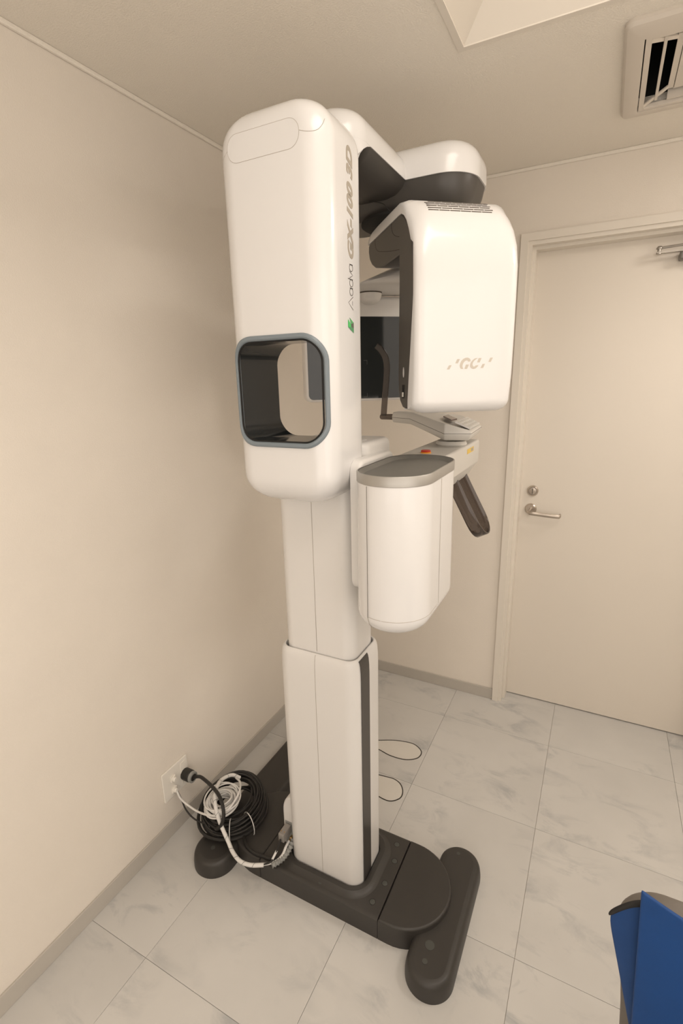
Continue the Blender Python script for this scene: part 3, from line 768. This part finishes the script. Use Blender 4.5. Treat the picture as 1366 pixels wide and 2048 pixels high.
# smoked temple support
ts_ = MB().lathe([(0, 0), (.009, 0), (.010, -.003), (.010, -.058), (.007, -.063), (0, -.063)], (.632, -.685, 1.4845), 'x', 16)
tsup = ts_.build('temple_support', 'smoke', xm)
path = spline([(.583, -.690, 1.488), (.588, -.690, 1.55), (.593, -.690, 1.61), (.596, -.692, 1.655), (.591, -.695, 1.685), (.577, -.698, 1.708), (.561, -.700, 1.722)], 6)
secs = []
for i, p in enumerate(path):
    a = path[max(i-1, 0)]; b = path[min(i+1, len(path)-1)]; t = (b-a).normalized(); y = Vector((0, 1, 0)); s = t.cross(y).normalized()
    w = .0105
    secs.append([tuple(p + s*w*c + y*.004*e) for c, e in ((-1, -.5), (-.8, -1), (.8, -1), (1, -.5), (1, .5), (.8, 1), (-.8, 1), (-1, .5))])
MB().loft(secs).build('temple_bar', 'smoke', tsup)
# grip loop: a wide smoked band bent into a U
g0 = Vector((.856, -.82, 1.322)); gd = Vector((.47, 0, -.883)); gw = Vector((.883, 0, .47))
gl = .226; gy = .11; path = [(0, 0)] + [(0, gl*.45), (0, gl-gy/2)] + [(gy/2-gy/2*math.cos(PI*k/10), gl-gy/2+gy/2*math.sin(PI*k/10)) for k in range(1, 10)] + [(gy, gl-gy/2), (gy, gl*.45), (gy, 0)]
secs = []
for i, (yy, dd) in enumerate(path):
    a = path[max(i-1, 0)]; b = path[min(i+1, len(path)-1)]; t = Vector((b[0]-a[0], b[1]-a[1])).normalized(); nn = Vector((t.y, -t.x))
    q = []
    for w, e in ((-.019, -.5), (-.017, -1), (.017, -1), (.019, -.5), (.019, .5), (.017, 1), (-.017, 1), (-.019, .5)):
        q.append(tuple(g0 + Vector((0, 1, 0))*(yy+nn.x*e*.003) + gd*(dd+nn.y*e*.003) + gw*w))
    secs.append(q)
MB().loft(secs).build('hand_grip', 'smoke', xm, ang=50)

# ---- accessory box with silver tray, on its mounting plate
pb = MB().prism(rrect(-1.284, -1.062, 1.098, 1.428, .03, 8), .7445, .770, .009, 0, 5)
pb.v = [(c, a_, b_) for a_, b_, c in pb.v]
pb.build('mounting_plate', 'offwhite', xm, ang=50)
BX0, BX1, BY0, BY1 = .781, .957, -1.392, -1.062
st0 = rrect(BX0, BX1, BY0, BY1, (BX1-BX0)/2-.001, 16)
bx = MB(); secs = []
zb = 1.042; Rb = .060
for k in range(11):
    a = PI/2*k/10
    ins = Rb*(1-math.sin(a)); secs.append([(x, y, zb + .046*(1-math.cos(a))) for x, y in inset(st0, ins)])
secs.append([(x, y, 1.397) for x, y in inset(st0, .0015)])
bx.loft(secs); bx.box(.765, .80, -1.29, -1.08, 1.11, 1.38); bx = bx.build('accessory_box', 'white', xm, ang=50)
MB().tube([(.8345, BY0+.0045, 1.088), (.8345, BY0+.0045, 1.394)], .0006, 6).build('seam', 'seam', bx)
MB().tube([(.8345, BY0+.0045, 1.088), (.836, BY0+.009, 1.070), (.838, BY0+.022, 1.055), (.842, BY0+.040, 1.046)], .0007, 6).build('seam', 'softseam', bx)
sl = [p for p in st0 if True]
seamp = [(x, y, 1.0885) for x, y in dens(st0) if (x > .834 and y < -1.245)]
MB().tube(seamp, .0006, 5).build('seam', 'softseam', bx)
MB().tube([(BX1, -1.246, 1.088), (BX1, -1.246, 1.394)], .0005, 5).build('seam', 'softseam', bx)
tr = MB(); secs = [[(x, y, 1.395) for x, y in inset(st0, .001)], [(x, y, 1.396) for x, y in st0], [(x, y, 1.4165) for x, y in st0], [(x, y, 1.418) for x, y in inset(st0, .0012)], [(x, y, 1.418) for x, y in inset(st0, .004)]]
tr.loft(secs, True, False); trim = tr.build('tray_rim', 'silver', bx, ang=40)
tr = MB(); secs = [[(x, y, 1.416) for x, y in inset(st0, .0035)], [(x, y, 1.4175) for x, y in inset(st0, .005)], [(x, y, 1.417) for x, y in inset(st0, .007)], [(x, y, 1.410) for x, y in inset(st0, .013)], [(x, y, 1.409) for x, y in inset(st0, .016)]]
tr.loft(secs, False, True); tr.build('tray', 'traygrey', bx, ang=40)

# ---- connector box on the column's left
cb = MB(); prof = [(-1.222, .078), (-1.222, .19)] + [(-1.172-.05*math.cos(a*PI/16), .235+.05*math.sin(a*PI/16)) for a in range(0, 17)] + [(-1.122, .078)]
cbx = MB()
sect = [(.437, .078), (.4375, .18)] + [(.470-.0325*math.cos(PI/2*k/8), .215+.062*math.sin(PI/2*k/8)) for k in range(9)] + [(.486, .277), (.486, .078)]
cbx.loft([[(x, y, z) for x, z in sect] for y in (-1.225, -1.105)])
cbx = cbx.build('connector_box', 'offwhite', xm, bevel=.006, seg=3, ang=50)
MB().box(.446, .478, -1.2266, -1.2245, .082, .178).build('socket_plate', 'ribgrey', cbx, smooth=False)
pg = MB().box(.449, .471, -1.275, -1.2265, .140, .172).build('data_plug', 'metalgrey', cbx, smooth=False, bevel=.003)
for px, py in ((.4535, -1.262), (.4665, -1.262)):
    MB().lathe([(0, 0), (.0022, 0), (.0018, .0012), (0, .0015)], (px, py, .172), 'z', 10).build('screw', 'brass', pg)
MB().lathe([(0, 0), (.006, 0), (.006, -.010), (.004, -.012), (.004, -.020), (0, -.020)], (.472, -1.2266, .122), 'y', 12).build('brass_terminal', 'brass', cbx)

# ================================================================== WALL OUTLET AND CABLES
ol = thing('wall_outlet', 'square ivory wall outlet plate low on the left wall', 'outlet', (0, -1.281, .213))
MB().loft([[(x, y, z) for y, z in rrect(-1.342, -1.220, .152, .274, .006, 4)] for x in (.0, .007)]).build('cover_plate', 'ivory', ol, bevel=.003)
MB().loft([[(x, y, z) for y, z in rrect(-1.256, -1.228, .168, .258, .003, 3)] for x in (.0065, .0092)]).build('power_socket', 'ivory', ol)
for z in (.229, .182):
    j = MB().box(.0065, .014, -1.309, -1.287, z-.011, z+.011).build('jack', 'ivory', ol, bevel=.002, smooth=False)
    MB().lathe([(0, 0), (.0085, 0), (.0085, .007), (.006, .010), (0, .010)], (.0135, -1.298, z), 'x', 14).build('jack_cap', 'ivory', j)
pc = thing('power_cable', 'thick black power cable with round plug, curving from outlet to the coil', 'cable', (.05, -1.24, .2))
pp = MB().lathe([(0, 0), (.021, 0), (.022, .003), (.022, .030), (.019, .034), (.019, .040), (.011, .046), (0, .046)], (.0092, -1.242, .205), 'x', 22).build('plug', 'rubber', pc)
MB().lathe([(.0192, 0), (.0205, .001), (.0205, .010), (.0192, .011)], (.0425, -1.242, .205), 'x', 22).build('clamp', 'ribgrey', pp)
pw = [(.052, -1.242, .205), (.075, -1.240, .216), (.099, -1.243, .222), (.164, -1.264, .230), (.213, -1.284, .230), (.242, -1.301, .216), (.256, -1.315, .190), (.250, -1.323, .160), (.225, -1.322, .128), (.190, -1.300, .112), (.150, -1.275, .108)]
MB().tube(spline(pw, 6), .0062, 10).build('cord', 'rubber', pc)
# black coil
bc = thing('black_cable_coil', 'bulky coil of black cable heaped on the base near outlet', 'cable', (.20, -1.175, .076))
CC = Vector((.202, -1.200, .100)); rnd = random.Random(3)
tilt = Matrix.Rotation(.10, 3, 'Y') @ Matrix.Rotation(.16, 3, 'X')
for k in range(24):
    big = k < 7
    R = (.098 if big else .090) + rnd.uniform(-.026, .016); h = -.018 + .0033*k; rr = .0060 if big else .0037
    ox, oy = rnd.uniform(-.012, .012), rnd.uniform(-.012, .012); ph = rnd.uniform(0, 6); ti = Matrix.Rotation(rnd.uniform(-.14, .14), 3, 'X') @ Matrix.Rotation(rnd.uniform(-.14, .14), 3, 'Y')
    p = []
    for a in range(36):
        th = 2*PI*a/36
        v = Vector((R*1.06*math.cos(th), R*1.14*math.sin(th), h + .005*math.sin(3*th+ph)))
        v = tilt @ (ti @ v) + Vector((ox, oy, 0)) + CC; v.z = max(v.z, .0765+rr); p.append(v)
    MB().tube(p, rr, 8, True).build('loop', 'rubber', bc)
for th in (-.35, -1.0):
    c = tilt @ Vector((.092*1.08*math.cos(th), .092*1.12*math.sin(th), .016)) + CC; rd = Vector((math.cos(th), math.sin(th), 0))
    MB().tube([c + rd*.034*math.cos(a*PI/8) + Vector((0, 0, .046*math.sin(a*PI/8))) for a in range(16)], .0016, 6, True).build('cable_tie', 'whitecable', bc)
# white coil
wc = thing('white_cable_coil', 'small coil of thin white cable lying on the black coil', 'cable', (.185, -1.235, .14))
C2 = Vector((.200, -1.258, .176)); tl = Matrix.Rotation(.08, 3, 'X') @ Matrix.Rotation(-.04, 3, 'Y')
for k in range(18):
    R = .044 + rnd.uniform(-.015, .018); h = -.018 + .0021*k; ph = rnd.uniform(0, 6)
    ox, oy = rnd.uniform(-.006, .006), rnd.uniform(-.006, .006)
    p = [tl @ Vector((R*math.cos(2*PI*a/32)+ox, R*math.sin(2*PI*a/32)+oy, h+.003*math.sin(4*PI*a/32+ph))) + C2 for a in range(32)]
    MB().tube(p, .0028, 8, True).build('loop', 'whitecable', wc)
# leads from the jack
l1 = tag(MB().tube(spline([(.020, -1.297, .180), (.050, -1.308, .165), (.090, -1.311, .155), (.131, -1.312, .150), (.180, -1.315, .160), (.217, -1.312, .174), (.250, -1.289, .190), (.258, -1.253, .204), (.250, -1.219, .212), (.226, -1.187, .208), (.190, -1.167, .196)], 6), .0036, 8).build('white_cable', 'whitecable'), 'slim white cable running from the lower outlet jack round the white coil', 'cable')
l2 = tag(MB().tube(spline([(.018, -1.292, .172), (.044, -1.300, .150), (.072, -1.310, .128), (.110, -1.312, .108), (.155, -1.304, .100), (.190, -1.285, .100)], 6), .0030, 8).build('black_cable', 'rubber'), 'thin black cable dropping from the lower outlet jack into the coil', 'cable')
# wrapped bundle from coil to connector
wb = thing('wrapped_cable_bundle', 'cable bundle in clear spiral wrap running over the left foot to the connector', 'cable', (.3, -1.33, .09))
bp = spline([(.190, -1.146, .178), (.168, -1.165, .198), (.162, -1.211, .214), (.176, -1.254, .222), (.200, -1.292, .212), (.226, -1.314, .186), (.247, -1.321, .150), (.280, -1.331, .112), (.311, -1.345, .094), (.347, -1.354, .086), (.385, -1.349, .084), (.425, -1.330, .085)], 8)
MB().tube(bp, .0066, 10).build('spiral_wrap', 'whitecable', wb)
for i in range(5, len(bp)-2, 7):
    p, t = bp[i], (bp[i+1]-bp[i-1]).normalized(); N = t.orthogonal().normalized(); B = t.cross(N)
    MB().tube([p + t*.004*math.cos(a*PI/6) + (N*math.cos(a*PI/6)+B*math.sin(a*PI/6))*.0066 for a in range(12)], .0006, 5, True).build('wrap_gap', 'cap', wb)
MB().tube(spline([bp[-3], (.446, -1.314, .088), (.462, -1.298, .094), (.472, -1.286, .108), (.474, -1.270, .122), (.472, -1.248, .124)], 6), .0042, 8).build('white_lead', 'whitecable', wb)
bl = MB().tube(spline([bp[-2], (.443, -1.316, .092), (.450, -1.300, .108), (.456, -1.288, .132), (.459, -1.276, .152)], 6), .0034, 8).build('black_lead', 'rubber', wb)
d_ = (Vector((.4535, -1.292, .121))-Vector((.446, -1.309, .098))).normalized(); s_ = d_.cross(Vector((1, 0, 0))).normalized()
MB().tube([Vector((.446, -1.309, .098)), Vector((.4535, -1.292, .121))], .0046, 4).build('marker_tag', 'whitecable', bl, smooth=False)
rb = MB(); rp = spline([(.452, -1.322, .088), (.468, -1.300, .092), (.480, -1.282, .104), (.484, -1.258, .116), (.480, -1.232, .120)], 8)
rad_ = [.0072 if i % 3 else .0105 for i in range(len(rp))]
rb.tube(rp, rad_, 10).build('strain_relief', 'ribgrey', wb)
b3 = tag(MB().tube(spline([(.250, -1.205, .0825), (.282, -1.250, .0825), (.318, -1.290, .0825), (.362, -1.306, .0825), (.400, -1.304, .0825), (.436, -1.299, .0835), (.462, -1.280, .085)], 6), .0048, 8).build('black_cable', 'rubber'), 'black cable lying flat on the charcoal base between coil and column', 'cable')

# ================================================================== FOOTPRINT MARKS
def footprint(name, pts, label, dxy=(0, 0)):
    P = spline([(x+dxy[0], y+dxy[1], 0) for x, y in pts] , 8)
    t = thing(name, label, 'floor marking', (P[0].x, P[0].y, 0), 'footprint marks on the floor')
    o = [(p.x, p.y) for p in P]
    area_ = sum(o[i-1][0]*o[i][1]-o[i][0]*o[i-1][1] for i in range(len(o)))
    if area_ < 0: o.reverse()
    MB().prism(o, .0002, .0006).build('film', 'footcream', t, smooth=False)
    i1 = inset(o, .0045)
    n = len(o); mb = MB()
    vs = [(x, y, .0009) for x, y in o] + [(x, y, .0009) for x, y in i1] + [(x, y, .0002) for x, y in o] + [(x, y, .0005) for x, y in i1]
    fs = [(i, (i+1) % n, n+(i+1) % n, n+i) for i in range(n)] + [(2*n+i, 2*n+(i+1) % n, (i+1) % n, i) for i in range(n)] + [(n+i, n+(i+1) % n, 3*n+(i+1) % n, 3*n+i) for i in range(n)]
    mb.add(vs, fs).build('outline', 'tape', t, smooth=False)
fp1 = [(.493, -.536), (.561, -.504), (.629, -.489), (.668, -.497), (.698, -.526), (.692, -.569), (.646, -.601), (.578, -.607), (.520, -.595), (.470, -.592), (.432, -.602), (.410, -.590), (.408, -.560), (.432, -.542), (.462, -.542), (.493, -.536)]
footprint('footprint_mark', fp1, 'black footprint outline on tile behind column, the farther of the two')
fp2 = [(.576, -.727), (.612, -.722), (.645, -.720), (.678, -.735), (.700, -.768), (.701, -.805), (.669, -.836), (.621, -.835), (.560, -.815), (.510, -.800), (.462, -.808), (.430, -.800), (.422, -.772), (.442, -.752), (.490, -.745), (.535, -.738), (.576, -.727)]
footprint('footprint_mark', fp2, 'black footprint outline on floor nearer to the charcoal base')

# ================================================================== CEILING AIR CONDITIONER
ac = thing('ceiling_air_conditioner', 'square white cassette air conditioner set in the ceiling above the door', 'air conditioner', (1.5, -.54, 2.4))
o0 = rrect(1.222, 1.85, -.775, -.275, .022, 6); o1 = rrect(1.266, 1.806, -.708, -.318, .002, 6)
mb = MB(); secs = [[(x, y, 2.40) for x, y in o0], [(x, y, 2.393) for x, y in o0], [(x, y, 2.386) for x, y in inset(o0, .006)], [(x, y, 2.383) for x, y in inset(o0, .016)], [(x, y, 2.383) for x, y in inset(o1, -.0)], [(x, y, 2.40) for x, y in o1]]
mb.loft(secs, False, False); mb.build('frame', 'acwhite', ac, ang=30)
mb = MB(); bx_ = (1.262, 1.664, -.712, -.314)
mb.loft([[(bx_[0], bx_[2], 2.41), (bx_[1], bx_[2], 2.41), (bx_[1], bx_[3], 2.41), (bx_[0], bx_[3], 2.41)], [(bx_[0], bx_[2], 2.62), (bx_[1], bx_[2], 2.62), (bx_[1], bx_[3], 2.62), (bx_[0], bx_[3], 2.62)]], False, True).build('duct_box', 'acdark', ac, smooth=False)
# intake grille: outer strip, sloping left side with two openings, center panel
gr = MB()
gr.box(1.2685, 1.282, -.7065, -.3195, 2.384, 2.396).box(1.282, 1.80, -.7065, -.694, 2.384, 2.396).box(1.282, 1.80, -.332, -.3195, 2.384, 2.396)
gr.build('grille_rim', 'acwhite', ac, smooth=False, bevel=.001)
gs = MB()
def slope_bar(x0, x1, ya0, ya1, yb0, yb1, z0, z1, th=.004):
    gs.loft([[(x0, ya0, z0), (x1, yb0, z1), (x1, yb1, z1), (x0, ya1, z0)], [(x0, ya0, z0+th), (x1, yb0, z1+th), (x1, yb1, z1+th), (x0, ya1, z0+th)]])
zi = 2.408
slope_bar(1.282, 1.340, -.694, -.676, -.633, -.618, 2.386, zi); slope_bar(1.282, 1.340, -.352, -.332, -.385, -.366, 2.386, zi)
gs.box(1.338, 1.352, -.640, -.366, zi, zi+.006)
gs.build('grille_side', 'acwhite', ac, smooth=False)
MB().box(1.3085, 1.3155, -.672, -.345, 2.394, 2.410).build('grille_bar', 'acwhite', ac, smooth=False)
MB().box(1.3535, 1.73, -.636, -.368, zi-.002, zi+.006).build('center_panel', 'acwhite', ac, smooth=False, bevel=.001)
gs = MB(); slope_bar(1.352, 1.72, -.366, -.360, -.366, -.360, zi, zi); 
gs.build('grille_side', 'acwhite', ac, smooth=False)
MB().box(1.352, 1.72, -.690, -.640, 2.418, 2.422).build('grille_side', 'acwhite', ac, smooth=False)
MB().box(1.34, 1.72, -.345, -.337, 2.392, 2.43).build('grille_side', 'acwhite', ac, smooth=False)
mo = MB().lathe([(0, 0), (.030, 0), (.030, .05), (.026, .055), (.026, .12), (.032, .125), (.032, .16), (0, .16)], (1.385, -.60, 2.45), 'y', 20).build('fan_motor', 'acmetal', ac)
MB().lathe([(.0305, .0), (.0312, .002), (.0312, .022), (.0305, .024)], (1.385, -.575, 2.45), 'y', 20).build('motor_label', 'acwhite', mo)

# ================================================================== CHAIR AND APRON
ch = thing('chair', 'taupe leatherette chair at lower right under the blue apron', 'chair', (1.6, -1.78, 0))
secs = []
def back_sec(z, y, x0, x1, th): return [(x, yy, z) for x, yy in rrect(x0, x1, y-th/2, y+th/2, th*.45, 6)]
zz_ = [(.40, -1.596, 1.405, .040), (.45, -1.597, 1.400, .055), (.60, -1.600, 1.389, .062), (.70, -1.603, 1.378, .064)]
for k in range(13):
    a = PI/2*k/12
    zz_.append((.776+.060*math.sin(a), -1.603+.006*k/12, 1.3655+.070*(1-math.cos(a)), .066-.050*(1-math.cos(a))))
for z, y, x0, th in zz_:
    secs.append(back_sec(z, y, x0, 3.2-x0+.02, th))
bk = MB().loft(secs).build('backrest', 'leather', ch, ang=60)
MB().prism(rrect(1.39, 1.83, -2.08, -1.66, .06, 8), .42, .495, .025, .02).build('seat', 'leather', ch)
for x in (1.43, 1.79):
    for y in (-2.02, -1.70):
        MB().tube([(x, y, .43), (x, y, 0.0)], .014, 10).build('leg', 'alu', ch)
    MB().box(x-.012, x+.012, -1.68, -1.655, .36, .60).build('back_support', 'alu', ch, smooth=False)
ap = thing('lead_apron', 'bright blue lead apron with black hem draped over the chair back', 'apron', (1.55, -1.66, .6))
def sheet(name, m, rows, th, parent):
    n = len(rows[0]); mb = MB(); vs = [p for r in rows for p in r]
    fs = [(i*n+j, i*n+j+1, (i+1)*n+j+1, (i+1)*n+j) for i in range(len(rows)-1) for j in range(n-1)]
    o = mb.add(vs, fs).build(name, m, parent, ang=70)
    s = o.modifiers.new('thick', 'SOLIDIFY'); s.thickness = th; s.offset = 0
    sb = o.modifiers.new('smooth', 'SUBSURF'); sb.levels = 1; sb.render_levels = 2
    return o
# under layer: narrows downward, one soft vertical fold
rows = []; hemp = []
for i in range(9):
    k = i/8; z0 = .836 - .36*k
    r = []
    for j in range(9):
        u = j/8
        xl = 1.3455 + .092*k; xr = 1.440 + .03*k
        zt_ = z0 + (.058*math.sin(min(1, u*2.0)*PI/2) - .22*max(0, u-.55))*(1-k)
        yy = -1.652 + .010*math.sin(u*PI)*(-1) - .012*math.sin(u*6.0+k*2.2)*k - .010*k
        r.append((xl+(xr-xl)*u, yy, zt_))
    rows.append(r)
    if i == 0: hemp = r
sheet('under_panel', 'blue', rows, .004, ap)
hr = [[(x, y-.001, z+.004) for x, y, z in hemp], [(x+.001, y-.001, z-.009) for x, y, z in hemp]]
sheet('hem', 'hem', hr, .006, ap)
# top layer
rows = []
for k in (0, .015, .1, .2, .32, .44, .56, .68, .8, .9, 1):
    z0 = .927 - .44*k; r = []
    for u in (0, .012, .06, .13, .22, .33, .45, .57, .7, .85, 1):
        x = 1.3775 + .027*k + (.44-.03*k)*u
        yy = -1.672 - .006*math.sin(u*7+1) - .010*math.sin(k*PI)*math.sin(u*3) + .006*math.sin(k*9)*min(1, u*4)
        r.append((x, yy, z0 - .078*math.sin(min(1, u*1.5)*PI/2)*(1-k)))
    rows.append(r)
rows.insert(0, [(x+.004, y+.10, z-.045) for x, y, z in rows[0]]); rows.insert(1, [(x+.002, y+.075, z-.006) for x, y, z in rows[1]])
rows[1] = [(x, y, z) for x, y, z in rows[1]]
sheet('top_panel', 'blue', rows[2:], .005, ap)
